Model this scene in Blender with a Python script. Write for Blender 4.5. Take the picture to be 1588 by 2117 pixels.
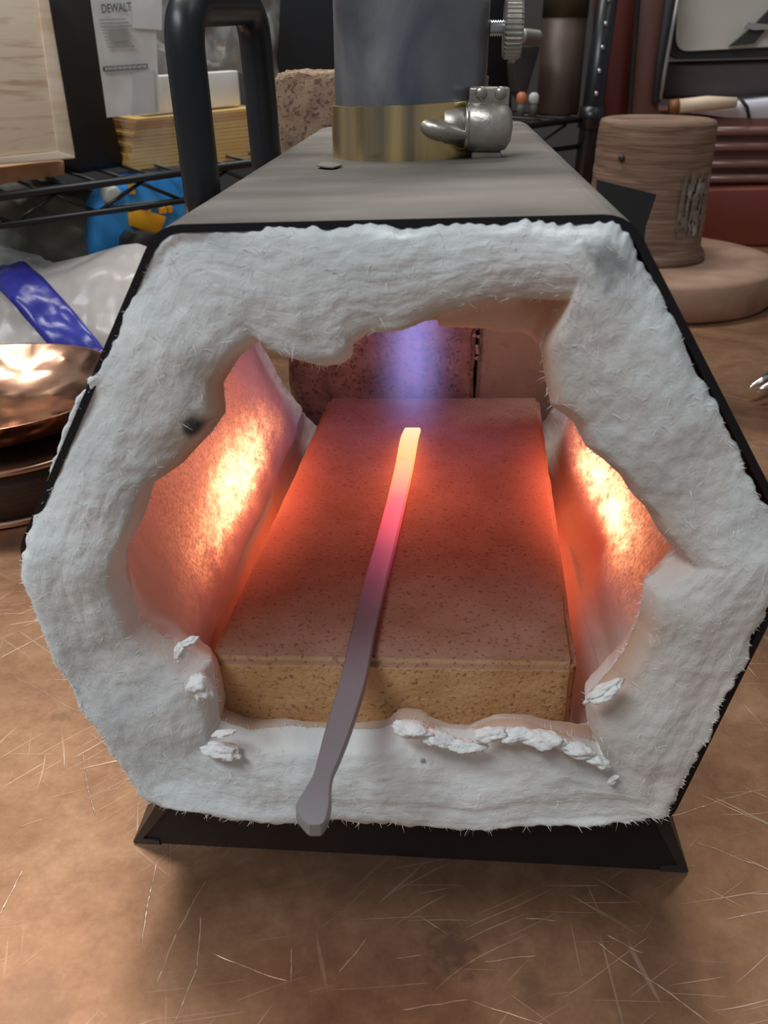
import bpy, bmesh, math, random
import numpy as np
from mathutils import Vector, noise, Matrix
random.seed(7); rng = np.random.default_rng(7)
for o in list(bpy.data.objects): bpy.data.objects.remove(o)
SC = bpy.context.scene; COL = SC.collection

# ------------------------------------------------------------------ camera
FPX, CX, CY = 1800.0, 794.0, 1058.5
PIT, YAW = math.radians(28), math.radians(3.7)
CAM = np.array([0, -.198, .232])
cd = bpy.data.cameras.new('camera'); cam = bpy.data.objects.new('camera', cd); COL.objects.link(cam)
cam.location = CAM; cam.rotation_euler = (math.pi/2-PIT, 0, YAW)
cd.sensor_fit = 'AUTO'; cd.sensor_width = 36; cd.lens = FPX/2117*36
cd.clip_start = .01; cd.clip_end = 20
cd.dof.use_dof = True; cd.dof.focus_distance = .31; cd.dof.aperture_fstop = 28
SC.camera = cam
# ------------------------------------------------------------------ light
SC.view_settings.view_transform = 'Standard'; SC.view_settings.look = 'None'
SC.view_settings.gamma = 1; SC.view_settings.use_curve_mapping = False
SC.view_settings.exposure = 0.0
W = bpy.data.worlds.new('world'); SC.world = W; W.use_nodes = True
W.node_tree.nodes['Background'].inputs[0].default_value = (.92, .96, 1, 1)
W.node_tree.nodes['Background'].inputs[1].default_value = .20
def area(name, loc, tgt, size, sy, power, col):
    l = bpy.data.lights.new(name, 'AREA'); l.shape = 'RECTANGLE'; l.size = size; l.size_y = sy
    l.energy = power; l.color = col
    o = bpy.data.objects.new(name, l); COL.objects.link(o); o.location = loc
    o.rotation_euler = (Vector(tgt)-Vector(loc)).to_track_quat('-Z', 'Y').to_euler(); return o
area('ceiling_lamp_front', (-.9, -.75, 1.75), (-.1, .1, .1), 1.2, .35, 22, (.92, .97, 1))
area('ceiling_lamp_rear', (-.35, 1.0, 1.9), (-.1, .35, .1), 1.6, .3, 30, (1, .96, .9))
area('ceiling_lamp_right', (.9, .2, 1.9), (.1, .2, .1), .9, .3, 2.5, (1, .93, .84))
def point(name, loc, power, col, r):
    l = bpy.data.lights.new(name, 'POINT'); l.energy = power; l.color = col; l.shadow_soft_size = r
    o = bpy.data.objects.new(name, l); COL.objects.link(o); o.location = loc; return o
point('forge_heat_light', (-.010, .13, .102), .042, (1, .24, .08), .012)
point('flame_light', (-.012, .20, .11), .032, (.5, .36, 1), .012)

# ------------------------------------------------------------------ sight-line geometry (a surveyed direction -> its real 3-D point)
fw = np.array([-math.sin(YAW)*math.cos(PIT), math.cos(YAW)*math.cos(PIT), -math.sin(PIT)])
rt = np.array([math.cos(YAW), math.sin(YAW), 0]); dn = np.cross(fw, rt)
def ray(x, y): return fw+rt*(x-CX)/FPX+dn*(y-CY)/FPX
def onY(x, y, Y): r = ray(x, y); return CAM+r*(Y-CAM[1])/r[1]
def onZ(x, y, Z): r = ray(x, y); return CAM+r*(Z-CAM[2])/r[2]
SA, SB = np.array([-.372, .55, 0]), np.array([.182, 1.0, 0])
SU = (SB-SA)/np.linalg.norm(SB-SA); SN = np.array([-SU[1], SU[0], 0])
def onS(x, y, v=0.):
    r = ray(x, y); return CAM+r*(((SA+SN*v-CAM)@SN)/(r@SN))

# ------------------------------------------------------------------ materials
def nd(nt, t, **k):
    n = nt.nodes.new(t)
    for a, b in k.items(): setattr(n, a, b)
    return n
def mat(name, col, rough=.5, metal=0., col2=None, nscale=30., detail=5., bump=0., bscale=None, rvar=0., ramp=(.35, .65),
        stretch=(1, 1, 1), alpha=1., trans=0., emis=None, estr=0., coat=0., vor=0., vscale=20., sheen=0., distort=0.):
    m = bpy.data.materials.new(name); m.use_nodes = True; nt = m.node_tree; L = nt.links
    b = nt.nodes['Principled BSDF']
    b.inputs['Base Color'].default_value = (*col, 1); b.inputs['Roughness'].default_value = rough
    b.inputs['Metallic'].default_value = metal; b.inputs['Alpha'].default_value = alpha
    b.inputs['Transmission Weight'].default_value = trans; b.inputs['Coat Weight'].default_value = coat
    b.inputs['Sheen Weight'].default_value = sheen
    if emis: b.inputs['Emission Color'].default_value = (*emis, 1); b.inputs['Emission Strength'].default_value = estr
    tc = nd(nt, 'ShaderNodeTexCoord'); mp = nd(nt, 'ShaderNodeMapping'); mp.inputs['Scale'].default_value = stretch
    L.new(tc.outputs['Object'], mp.inputs[0])
    n = nd(nt, 'ShaderNodeTexNoise'); n.inputs['Scale'].default_value = nscale; n.inputs['Detail'].default_value = detail
    n.inputs['Distortion'].default_value = distort
    L.new(mp.outputs[0], n.inputs['Vector'])
    if col2 is not None:
        r = nd(nt, 'ShaderNodeValToRGB'); r.color_ramp.elements[0].position = ramp[0]; r.color_ramp.elements[1].position = ramp[1]
        r.color_ramp.elements[0].color = (*col, 1); r.color_ramp.elements[1].color = (*col2, 1)
        L.new(n.outputs[0], r.inputs[0]); L.new(r.outputs[0], b.inputs['Base Color'])
    if rvar:
        mr = nd(nt, 'ShaderNodeMapRange'); mr.inputs[3].default_value = rough-rvar; mr.inputs[4].default_value = rough+rvar
        mr.inputs[1].default_value = .3; mr.inputs[2].default_value = .7
        L.new(n.outputs[0], mr.inputs[0]); L.new(mr.outputs[0], b.inputs['Roughness'])
    if bump:
        n2 = nd(nt, 'ShaderNodeTexNoise'); n2.inputs['Scale'].default_value = bscale or nscale*3; n2.inputs['Detail'].default_value = 6
        L.new(mp.outputs[0], n2.inputs['Vector'])
        bp = nd(nt, 'ShaderNodeBump'); bp.inputs['Strength'].default_value = bump; bp.inputs['Distance'].default_value = .002
        L.new(n2.outputs[0], bp.inputs['Height']); L.new(bp.outputs[0], b.inputs['Normal'])
        if vor:
            v = nd(nt, 'ShaderNodeTexVoronoi'); v.feature = 'SMOOTH_F1'; v.inputs['Scale'].default_value = vscale
            L.new(tc.outputs['Object'], v.inputs['Vector'])
            b2 = nd(nt, 'ShaderNodeBump'); b2.inputs['Strength'].default_value = vor; b2.inputs['Distance'].default_value = .006
            L.new(v.outputs[0], b2.inputs['Height']); L.new(b2.outputs[0], bp.inputs['Normal'])
    return m

# ------------------------------------------------------------------ mesh helpers
def link(name, me, m, parent=None, smooth=False):
    if m: me.materials.append(m)
    if smooth: me.polygons.foreach_set('use_smooth', [True]*len(me.polygons))
    o = bpy.data.objects.new(name, me); COL.objects.link(o)
    if parent:
        o.parent = parent; w = WOFF(parent)
        if w.length > 0: me.transform(Matrix.Translation(-w))
    return o
def WOFF(p):
    v = Vector((0, 0, 0))
    while p: v += p.location; p = p.parent
    return v
def pyd(name, vs, fs, m, parent=None, smooth=False):
    me = bpy.data.meshes.new(name); me.from_pydata([tuple(map(float, v)) for v in vs], [], fs); me.update()
    return link(name, me, m, parent, smooth)
def frombm(name, bm, m, parent=None, smooth=False):
    bmesh.ops.recalc_face_normals(bm, faces=bm.faces)
    me = bpy.data.meshes.new(name); bm.to_mesh(me); bm.free(); return link(name, me, m, parent, smooth)
def tag(o, label, cat, group=None, kind=None):
    if label: o['label'] = label
    if cat: o['category'] = cat
    if group: o['group'] = group
    if kind: o['kind'] = kind
    return o
def empty(name, loc, label, cat, group=None):
    o = bpy.data.objects.new(name, None); COL.objects.link(o); o.location = loc; o.empty_display_size = .02
    return tag(o, label, cat, group)
def prism(name, poly, d, m, parent=None, bevel=0., seg=2):
    """poly: 3-D points of one face; d: extrusion vector"""
    bm = bmesh.new(); d = np.array(d)
    a = [bm.verts.new(tuple(p)) for p in poly]; b = [bm.verts.new(tuple(np.array(p)+d)) for p in poly]
    n = len(poly); bm.faces.new(a); bm.faces.new(b[::-1])
    for i in range(n): bm.faces.new((a[i], b[i], b[(i+1) % n], a[(i+1) % n]))
    if bevel: bmesh.ops.bevel(bm, geom=list(bm.edges), offset=bevel, segments=seg, affect='EDGES', profile=.5)
    return frombm(name, bm, m, parent, bool(bevel))
def box(name, c, s, m, parent=None, bevel=0., rz=0.):
    R = Matrix.Rotation(rz, 3, 'Z'); x, y, z = [q/2 for q in s]
    P = [Vector(c)+R @ Vector((sx*x, sy*y, -z)) for sx, sy in ((-1, -1), (1, -1), (1, 1), (-1, 1))]
    return prism(name, [np.array(p) for p in P], (0, 0, s[2]), m, parent, bevel)
def tubebm(pts, r, seg=12, caps=True):
    pts = [Vector(p) for p in pts]; rs = r if hasattr(r, '__len__') else [r]*len(pts)
    vs, fs = [], []; up = None
    for i, p in enumerate(pts):
        t = (pts[min(i+1, len(pts)-1)]-pts[max(i-1, 0)]).normalized()
        if up is None: up = t.orthogonal().normalized()
        up = (up-t*up.dot(t)).normalized(); s = t.cross(up)
        for k in range(seg):
            a = 2*math.pi*k/seg; vs.append(p+(up*math.cos(a)+s*math.sin(a))*rs[i])
    for i in range(len(pts)-1):
        for k in range(seg):
            fs.append((i*seg+k, i*seg+(k+1) % seg, (i+1)*seg+(k+1) % seg, (i+1)*seg+k))
    if caps: fs.append(tuple(range(seg))[::-1]); fs.append(tuple((len(pts)-1)*seg+k for k in range(seg)))
    return vs, fs
def tube(name, pts, r, m, parent=None, seg=12): 
    vs, fs = tubebm(pts, r, seg); return pyd(name, vs, fs, m, parent, True)
def tubes(name, lst, m, parent=None, seg=8):
    V, F = [], []
    for pts, r in lst:
        vs, fs = tubebm(pts, r, seg); n = len(V); V += vs; F += [tuple(i+n for i in f) for f in fs]
    return pyd(name, V, F, m, parent, True)
def lathe(name, prof, c, m, parent=None, seg=64, axis='Z', smooth=True, fn=None):
    """prof: (r, h) list, closed when first/last r = 0"""
    vs, fs = [], []
    for r, h in prof:
        for k in range(seg):
            a = 2*math.pi*k/seg; rr = fn(r, h, a, k) if fn else r
            p = (rr*math.cos(a), rr*math.sin(a), h)
            if axis == 'X': p = (h, rr*math.cos(a), rr*math.sin(a))
            vs.append(np.array(p)+np.array(c))
    n = len(prof)
    for i in range(n-1):
        for k in range(seg): fs.append((i*seg+k, i*seg+(k+1) % seg, (i+1)*seg+(k+1) % seg, (i+1)*seg+k))
    o = pyd(name, vs, fs, m, parent, smooth)
    bm = bmesh.new(); bm.from_mesh(o.data); bmesh.ops.remove_doubles(bm, verts=bm.verts, dist=1e-7)
    bmesh.ops.recalc_face_normals(bm, faces=bm.faces); bm.to_mesh(o.data); bm.free(); return o
def sharpen(o, ang=35):
    bpy.context.view_layer.update()
    o.data.set_sharp_from_angle(angle=math.radians(ang)); return o
def arc(c, r, a0, a1, n, ux, uy):
    return [Vector(c)+Vector(ux)*r*math.cos(a0+(a1-a0)*i/n)+Vector(uy)*r*math.sin(a0+(a1-a0)*i/n) for i in range(n+1)]
def fbm(p, f, o=4): return noise.fractal(Vector(p)*f, 1., 2., o)

# ------------------------------------------------------------------ setting: copper bench, floor, walls
def copper_table_mat():
    m = bpy.data.materials.new('scratched_copper'); m.use_nodes = True; nt = m.node_tree; L = nt.links; b = nt.nodes['Principled BSDF']
    geo = nd(nt, 'ShaderNodeNewGeometry'); P = geo.outputs['Position']
    def M(op, a, c=None, cl=False):
        n = nd(nt, 'ShaderNodeMath', operation=op, use_clamp=cl)
        for i, v in enumerate((a, c)):
            if v is None: continue
            if isinstance(v, (int, float)): n.inputs[i].default_value = v
            else: L.new(v, n.inputs[i])
        return n.outputs[0]
    def noi(scale, det=5, vec=P, dist=0., rough=.5):
        n = nd(nt, 'ShaderNodeTexNoise'); n.inputs['Scale'].default_value = scale; n.inputs['Detail'].default_value = det
        n.inputs['Distortion'].default_value = dist; n.inputs['Roughness'].default_value = rough
        L.new(vec, n.inputs['Vector']); return n.outputs[0]
    def mapr(v, a, c, d=0., e=1.):
        n = nd(nt, 'ShaderNodeMapRange'); L.new(v, n.inputs[0])
        for i, q in enumerate((a, c, d, e)): n.inputs[i+1].default_value = q
        return n.outputs[0]
    big = noi(9, 6, dist=.6, rough=.6); fine = noi(120, 5, rough=.65)
    r = nd(nt, 'ShaderNodeValToRGB'); e = r.color_ramp.elements
    e[0].position = .30; e[0].color = (.17, .082, .045, 1); e[1].position = .70; e[1].color = (.56, .35, .21, 1)
    q = e.new(.5); q.color = (.345, .19, .112, 1)
    L.new(M('ADD', M('MULTIPLY', big, .62), M('ADD', M('MULTIPLY', fine, .24), M('MULTIPLY', noi(520, 4, rough=.7), .14))), r.inputs[0])
    # fine scratches: thin stretched noise in several directions
    tot = None
    for k, (ang, dens, th) in enumerate([(20, 260, .70), (62, 300, .71), (-35, 280, .70), (100, 330, .72), (-70, 240, .715), (5, 420, .70), (45, 500, .70)]):
        mp = nd(nt, 'ShaderNodeMapping', vector_type='TEXTURE'); mp.inputs['Rotation'].default_value = (0, 0, math.radians(ang))
        mp.inputs['Scale'].default_value = (1/16., 1/(dens*1.7), 1); mp.inputs['Location'].default_value = (.13*k, .07*k, 0)
        w = noi(5, 2); cb = nd(nt, 'ShaderNodeCombineXYZ'); L.new(M('MULTIPLY', w, .05), cb.inputs[0]); L.new(M('MULTIPLY', w, -.04), cb.inputs[1])
        ad = nd(nt, 'ShaderNodeVectorMath', operation='ADD'); L.new(P, ad.inputs[0]); L.new(cb.outputs[0], ad.inputs[1])
        L.new(ad.outputs[0], mp.inputs[0])
        s = mapr(noi(1., 1, mp.outputs[0]), th, th+.03)
        tot = s if tot is None else M('MAXIMUM', tot, s)
    tot = M('MULTIPLY', tot, mapr(noi(14, 3), .45, .66, .0, .6))
    # the long gouges, each a segment on the bench top
    segs = [((170, 1560), (195, 1690)), ((322, 1780), (290, 1960)), ((425, 1820), (365, 1930)), ((365, 1930), (322, 2040)), ((415, 1895), (410, 2000)), ((410, 2000), (355, 2117)),
            ((440, 1970), (600, 2032)), ((602, 1960), (600, 2032)), ((830, 2088), (970, 2068)), ((970, 2068), (1140, 2125)),
            ((1255, 1935), (1330, 1970)), ((1225, 1940), (1475, 2125)), ((1000, 1988), (1110, 1976)), ((1085, 1900), (1150, 1902)), ((0, 1890), (50, 1800)),
            ((1380, 1690), (1588, 1625)), ((1440, 1740), (1588, 1800)), ((0, 1360), (120, 1300)), ((30, 1400), (160, 1470)),
            ((1420, 1600), (1480, 1500)), ((820, 1985), (872, 1975)), ((180, 1650), (262, 1610)), ((700, 2010), (760, 1940)), ((1500, 1900), (1588, 1880))]
    g = None
    for (x0, y0), (x1, y1) in segs:
        A = onZ(x0, y0, 0); B = onZ(x1, y1, 0); ln = float(np.linalg.norm(B-A)); u = (B-A)/ln
        sb = nd(nt, 'ShaderNodeVectorMath', operation='SUBTRACT'); L.new(P, sb.inputs[0]); sb.inputs[1].default_value = tuple((A+B)/2)
        d1 = nd(nt, 'ShaderNodeVectorMath', operation='DOT_PRODUCT'); L.new(sb.outputs[0], d1.inputs[0]); d1.inputs[1].default_value = tuple(u)
        d2 = nd(nt, 'ShaderNodeVectorMath', operation='DOT_PRODUCT'); L.new(sb.outputs[0], d2.inputs[0]); d2.inputs[1].default_value = (-u[1], u[0], 0)
        al = mapr(M('ABSOLUTE', d1.outputs['Value']), ln*.5, ln*.42)
        ac = mapr(M('ABSOLUTE', M('ADD', d2.outputs['Value'], M('MULTIPLY', M('SUBTRACT', noi(60, 2), .5), .003))), .00022, .00008)
        s = M('MULTIPLY', al, ac); g = s if g is None else M('MAXIMUM', g, s)
    g = M('MULTIPLY', g, mapr(noi(200, 2), .4, .55, .35, 1))
    sc = M('MAXIMUM', tot, g, True)
    mx = nd(nt, 'ShaderNodeMix', data_type='RGBA'); L.new(M('MULTIPLY', sc, .8), mx.inputs[0]); L.new(r.outputs[0], mx.inputs[6]); mx.inputs[7].default_value = (.98, .78, .62, 1)
    # burnt stains, and one broad browner patch in front of the forge
    col = mx.outputs[2]
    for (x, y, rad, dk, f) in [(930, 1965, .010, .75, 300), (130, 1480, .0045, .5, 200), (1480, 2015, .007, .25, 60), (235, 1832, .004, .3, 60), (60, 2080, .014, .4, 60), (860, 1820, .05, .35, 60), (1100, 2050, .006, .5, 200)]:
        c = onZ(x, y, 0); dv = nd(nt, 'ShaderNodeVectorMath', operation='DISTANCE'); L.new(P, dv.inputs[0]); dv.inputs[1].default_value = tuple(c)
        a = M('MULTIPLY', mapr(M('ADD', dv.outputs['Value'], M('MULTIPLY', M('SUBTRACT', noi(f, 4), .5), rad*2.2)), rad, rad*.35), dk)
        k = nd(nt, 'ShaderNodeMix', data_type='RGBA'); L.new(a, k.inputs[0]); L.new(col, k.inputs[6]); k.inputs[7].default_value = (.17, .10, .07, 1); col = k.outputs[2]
    L.new(col, b.inputs['Base Color']); b.inputs['Metallic'].default_value = .85
    L.new(M('SUBTRACT', mapr(big, .3, .7, .36, .52), M('MULTIPLY', sc, .14)), b.inputs['Roughness'])
    bp = nd(nt, 'ShaderNodeBump'); bp.inputs['Strength'].default_value = .35; bp.inputs['Distance'].default_value = .0006
    L.new(M('ADD', M('MULTIPLY', sc, -.6), M('MULTIPLY', noi(45, 4), 1.0)), bp.inputs['Height']); L.new(bp.outputs[0], b.inputs['Normal'])
    return m
tb = empty('workbench', (0, .4, -.02), 'workbench topped with one scratched and stained copper sheet', 'workbench')
box('copper_top', (0, .45, -.001), (2.4, 1.9, .002), copper_table_mat(), tb)
box('bench_board', (0, .45, -.022), (2.38, 1.88, .04), mat('bench_wood', (.22, .13, .08), .7, col2=(.3, .2, .12), nscale=8), tb)
for sx in (-1.1, 1.1):
    for y in (-.42, 1.32): box('leg', (sx, y, -.47), (.07, .07, .86), bpy.data.materials['bench_wood'], tb)
def struct(o): o['kind'] = 'structure'; return o
dark = mat('dark_wall', (.035, .033, .034), .85, col2=(.06, .055, .055), nscale=4)
struct(box('wall_back', (0, 1.78, .6), (5, .06, 3), dark))
struct(box('floor', (0, .3, -.93), (5, 5, .06), mat('concrete', (.2, .19, .18), .8, col2=(.28, .27, .25), nscale=5)))

# ------------------------------------------------------------------ THE FORGE
steel_blk = mat('black_steel', (.035, .036, .042), .42, .55, col2=(.06, .06, .066), nscale=60, rvar=.08, bump=.08)
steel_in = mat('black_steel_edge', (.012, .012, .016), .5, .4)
top_mat = mat('dusty_top_steel', (.125, .112, .10), .6, .35, col2=(.235, .215, .195), nscale=14, detail=9, bump=.12, bscale=500, rvar=.1, stretch=(1, 2.2, 1), ramp=(.33, .68))
forge = empty('gas_forge', (-.009, .135, 0), 'small black hexagonal gas forge with white ceramic wool lining and glowing interior', 'forge')
HL = .272
hull_px = [(325, 463), (1302, 440), (1660, 1140), (1385, 1694), (325, 1660), (37, 1140)]
hull = np.array([onY(x, y, 0) for x, y in hull_px])
def rounded(poly, r, n=5):
    out = []
    for i in range(len(poly)):
        p, a, b = poly[i], poly[i-1], poly[(i+1) % len(poly)]
        u = (a-p)/np.linalg.norm(a-p); v = (b-p)/np.linalg.norm(b-p)
        for k in range(n+1):
            t = k/n; out.append((1-t)**2*(p+u*r)+2*t*(1-t)*p+t*t*(p+v*r))
    return np.array(out)
ho = rounded(hull, .006); cen = ho.mean(0)
th = .0019
def inset(poly, d):
    n = len(poly); out = []
    for i in range(n):
        a, b = poly[i-1], poly[(i+1) % n]; t = (b-a)/np.linalg.norm(b-a); nn = np.array([t[2], 0, -t[0]])
        if nn@(poly[i]-cen) > 0: nn = -nn
        out.append(poly[i]+nn*d)
    return np.array(out)
hi = inset(ho, th)
# shell: two materials (dusty top, black others)
n = len(ho); V, F, MI = [], [], []
for P_ in (ho, hi):
    for y in (-.001, HL):
        for p in P_: V.append((p[0], y, p[2]))
for i in range(n):
    j = (i+1) % n
    F.append((i, j, n+j, n+i)); MI.append(1 if (ho[i][2] > .19 and ho[j][2] > .19) else 0)
    F.append((2*n+i, 3*n+i, 3*n+j, 2*n+j)); MI.append(2)
    F.append((i, 2*n+i, 2*n+j, j)); MI.append(2)
    F.append((n+i, n+j, 3*n+j, 3*n+i)); MI.append(0)
sh = pyd('shell', V, F, steel_blk, forge)
sh.data.materials.append(top_mat); sh.data.materials.append(steel_in)
for p, k in zip(sh.data.polygons, MI): p.material_index = k
# feet: bent sheet legs flaring to the bench
BL, BR = hull[4], hull[3]
foot_m = mat('satin_black_steel', (.05, .05, .052), .34, .6)
def foot(side, top, bot):
    t = -.0022*side
    prism('foot', [np.array(p) for p in ((top[0], -.001, top[1]), (bot[0], -.001, bot[1]+.0008), (bot[0]+t*.3, -.001, 0), (bot[0]+t*4, -.001, 0), (bot[0]+t*4, -.001, .0018), (bot[0]+t*1.6, -.001, .0026), (top[0]+t*2.5, -.001, top[1]+.001))],
          (0, HL, 0), foot_m, forge)
foot(-1, (BL[0]+.001, BL[2]+.002), (-.0958, 0))
foot(1, (BR[0]-.001, BR[2]+.002), (.0845, 0))
prism('base_plate', [np.array((x, .002, z)) for x, z in ((BL[0]+.003, BL[2]-.0005), (BL[0]+.002, .012), (BR[0]-.002, .012), (BR[0]-.003, BR[2]-.0005))], (0, HL-.006, 0), steel_in, forge)

prism('under_shade_panel', [np.array((x, -.0004, z)) for x, z in ((BL[0]+.002, BL[2]), (-.0940, .0), (.0828, .0), (BR[0]-.002, BR[2]))], (0, .002, 0), steel_in, forge)  # added black panel standing in for the shadow under the forge
# ---- ceramic wool lining
outer_px = [(352, 482), (480, 468), (620, 460), (760, 466), (900, 463), (1080, 458), (1270, 456), (1303, 482), (1388, 654), (1487, 853), (1576, 1032), (1640, 1142),
            (1576, 1278), (1490, 1442), (1430, 1572), (1400, 1640), (1372, 1688), (1200, 1708), (1090, 1706), (980, 1716), (830, 1703), (740, 1698), (620, 1692), (540, 1690), (440, 1668),
            (345, 1648), (300, 1625), (270, 1568), (190, 1440), (118, 1320), (66, 1215), (50, 1150), (78, 1045), (112, 948), (152, 850), (190, 770), (232, 690), (292, 560), (328, 500)]
mouth_px = [(540, 705), (580, 738), (605, 752), (660, 768), (705, 762), (728, 742), (726, 722), (762, 694), (830, 689), (900, 660), (990, 630), (1080, 622), (1168, 622), (1150, 660), (1130, 700), (1122, 730),
            (1130, 790), (1142, 850), (1190, 885), (1215, 935), (1250, 960), (1285, 990), (1310, 1030), (1340, 1060), (1365, 1105), (1410, 1160), (1385, 1180), (1335, 1215), (1325, 1290), (1300, 1350), (1268, 1400),
            (1212, 1447), (1214, 1490), (1238, 1552), (1190, 1528), (1130, 1512), (1080, 1496), (1020, 1498), (965, 1524), (920, 1520), (880, 1503), (830, 1494), (790, 1510),
            (700, 1516), (600, 1514), (520, 1518), (452, 1500), (446, 1450), (430, 1385), (400, 1375), (365, 1350), (330, 1330), (290, 1300), (268, 1240), (256, 1190), (262, 1130),
            (290, 1080), (310, 1010), (370, 970), (430, 905), (462, 860), (456, 800), (492, 742)]
NA = 720
def sm(a, b, x): t = min(max((x-a)/(b-a), 0), 1); return t*t*(3-2*t)
def resample(P, n):
    P = np.array(P); Q = np.vstack([P, P[:1]]); d = np.r_[0, np.cumsum(np.linalg.norm(np.diff(Q, axis=0), axis=1))]
    t = np.linspace(0, d[-1], n, endpoint=False); return np.stack([np.interp(t, d, Q[:, k]) for k in range(Q.shape[1])], 1)
c0 = np.array([-.008, .098])
def xz(P): return np.array(P)[:, [0, 2]]
mo = xz([onY(x, y, .003) for x, y in mouth_px]); mo = resample(mo, NA)
# light smoothing keeps the torn outline
mo = .25*np.roll(mo, 1, 0)+.5*mo+.25*np.roll(mo, -1, 0)
thm = np.unwrap(np.arctan2(mo[:, 1]-c0[1], mo[:, 0]-c0[0]))
if thm[-1] > thm[0]: mo = mo[::-1]; thm = np.unwrap(np.arctan2(mo[:, 1]-c0[1], mo[:, 0]-c0[0]))
# monotone smooth version of the angles for matching the outer outline
k_ = 25; ker = np.ones(2*k_+1)/(2*k_+1)
ext = np.r_[thm[-k_:]+2*math.pi, thm, thm[:k_]-2*math.pi]; ths = np.convolve(ext, ker, 'valid'); ths = np.minimum.accumulate(ths)
def raycast(poly, th):
    best = None; d = np.array([math.cos(th), math.sin(th)])
    for i in range(len(poly)):
        a = poly[i]-c0; b = poly[(i+1) % len(poly)]-c0; e = b-a; den = d[0]*e[1]-d[1]*e[0]
        if abs(den) < 1e-12: continue
        t = (a[0]*e[1]-a[1]*e[0])/den; s = (a[0]*d[1]-a[1]*d[0])/den
        if t > 0 and -1e-6 <= s <= 1+1e-6 and (best is None or t > best): best = t
    return c0+d*best
ou_poly = xz([onY(x, y, -.001-.0035*sm(1500, 1680, y)) for x, y in outer_px]); ou = np.array([raycast(ou_poly, t) for t in ths])
hull_i = hi[:, [0, 2]]
cav_poly = np.array([(-.101, .106), (-.092, .083), (-.083, .064), (-.074, .045), (-.060, .0285), (.05, .0285), (.064, .045), (.071, .064), (.080, .085), (.086, .106), (.070, .138), (.040, .166), (-.058, .168), (-.082, .138)])
ca = np.array([raycast(cav_poly, t) for t in ths])
verts = []; heat = []; stain_shade = []; ragged = np.array([noise.noise(Vector((i*.35, 1.7, 0)))*.0012+noise.noise(Vector((i*.09, 7, 0)))*.0012 for i in range(NA)])
NF, NT = 46, 90
spots = [(onY(397, 885, -.003), .0062, 1.), (onY(1258, 540, -.003), .0075, .6), (onY(876, 1568, -.003), .0016, .8), (onY(1270, 985, 0), .003, .5)]
rows = []
for f in range(-3, NF+1):
    for i in range(NA):
        if f < 0:   # edge folded back into the shell
            t = 0; p = ou[i]; dirc = (c0-p)/np.linalg.norm(c0-p); p = p+dirc*(.0012)*(-f) ; y = .004*(-f)+.001-.003*(f == -1)*(1-sm(-.07, -.02, p[0]))*(1-sm(.105, .130, p[1]))
            y0 = y; fz = 0; p = p + dirc*abs(ragged[i])*.3
        else:
            t = f/NF; p = ou[i]*(1-t)+mo[i]*t
            p = p + (ou[i]-c0)/np.linalg.norm(ou[i]-c0)*ragged[i]*(1-sm(0, .12, t))
            e = math.sin(math.pi*min(1, .06+t*.9))**.6
            low = 1-sm(.05, .12, p[1])
            y = -.0055*e + .0015 - .004*low*e*(1-t)
            q = (p[0], y, p[1])
            y -= .0030*fbm(q, 24, 2)*sm(0, .1, t)+.0006*fbm((q[0]+3, q[1], q[2]), 85, 3)+(.0002*fbm((i*.05, f*.22, 4), 1, 4))+.00018*fbm(q, 420, 2)
            y += .006*sm(.86, 1, t)**2-.003*low*(1-sm(0, .3, t))
            y -= .0032*(1-sm(-.07, -.02, p[0]))*(1-sm(.105, .130, p[1]))*(1-sm(0, .5, t))
        verts.append((p[0], y, p[1])); heat.append(0)
        ed = np.linalg.norm(p-mo[i])
        s = .95*math.exp(-ed/.0055)*(.25+.75*sm(-.25, .35, fbm((p[0], 2, p[1]), 26, 2)))
        s *= .35 if p[1] < .05 else 1.
        g = 0
        for c, r_, a_ in spots:
            dd = math.hypot(p[0]-c[0], p[1]-c[2])*(1+.6*fbm((p[0], 5, p[1]), 250, 2))
            g = max(g, a_*(1-sm(r_*.25, r_*.8, dd)))
        low_right_shade = sm(.03, .09, p[0]+.2*fbm((p[0], 9, p[1]), 20, 2)*.2)*(1-sm(.07, .14, p[1]))  # shade on the lower right of the face, put into the wool colour
        stain_shade.append((s, g, .0+low_right_shade*.7))
ylast = [verts[(NF+3)*NA+i][1] for i in range(NA)]
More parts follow.
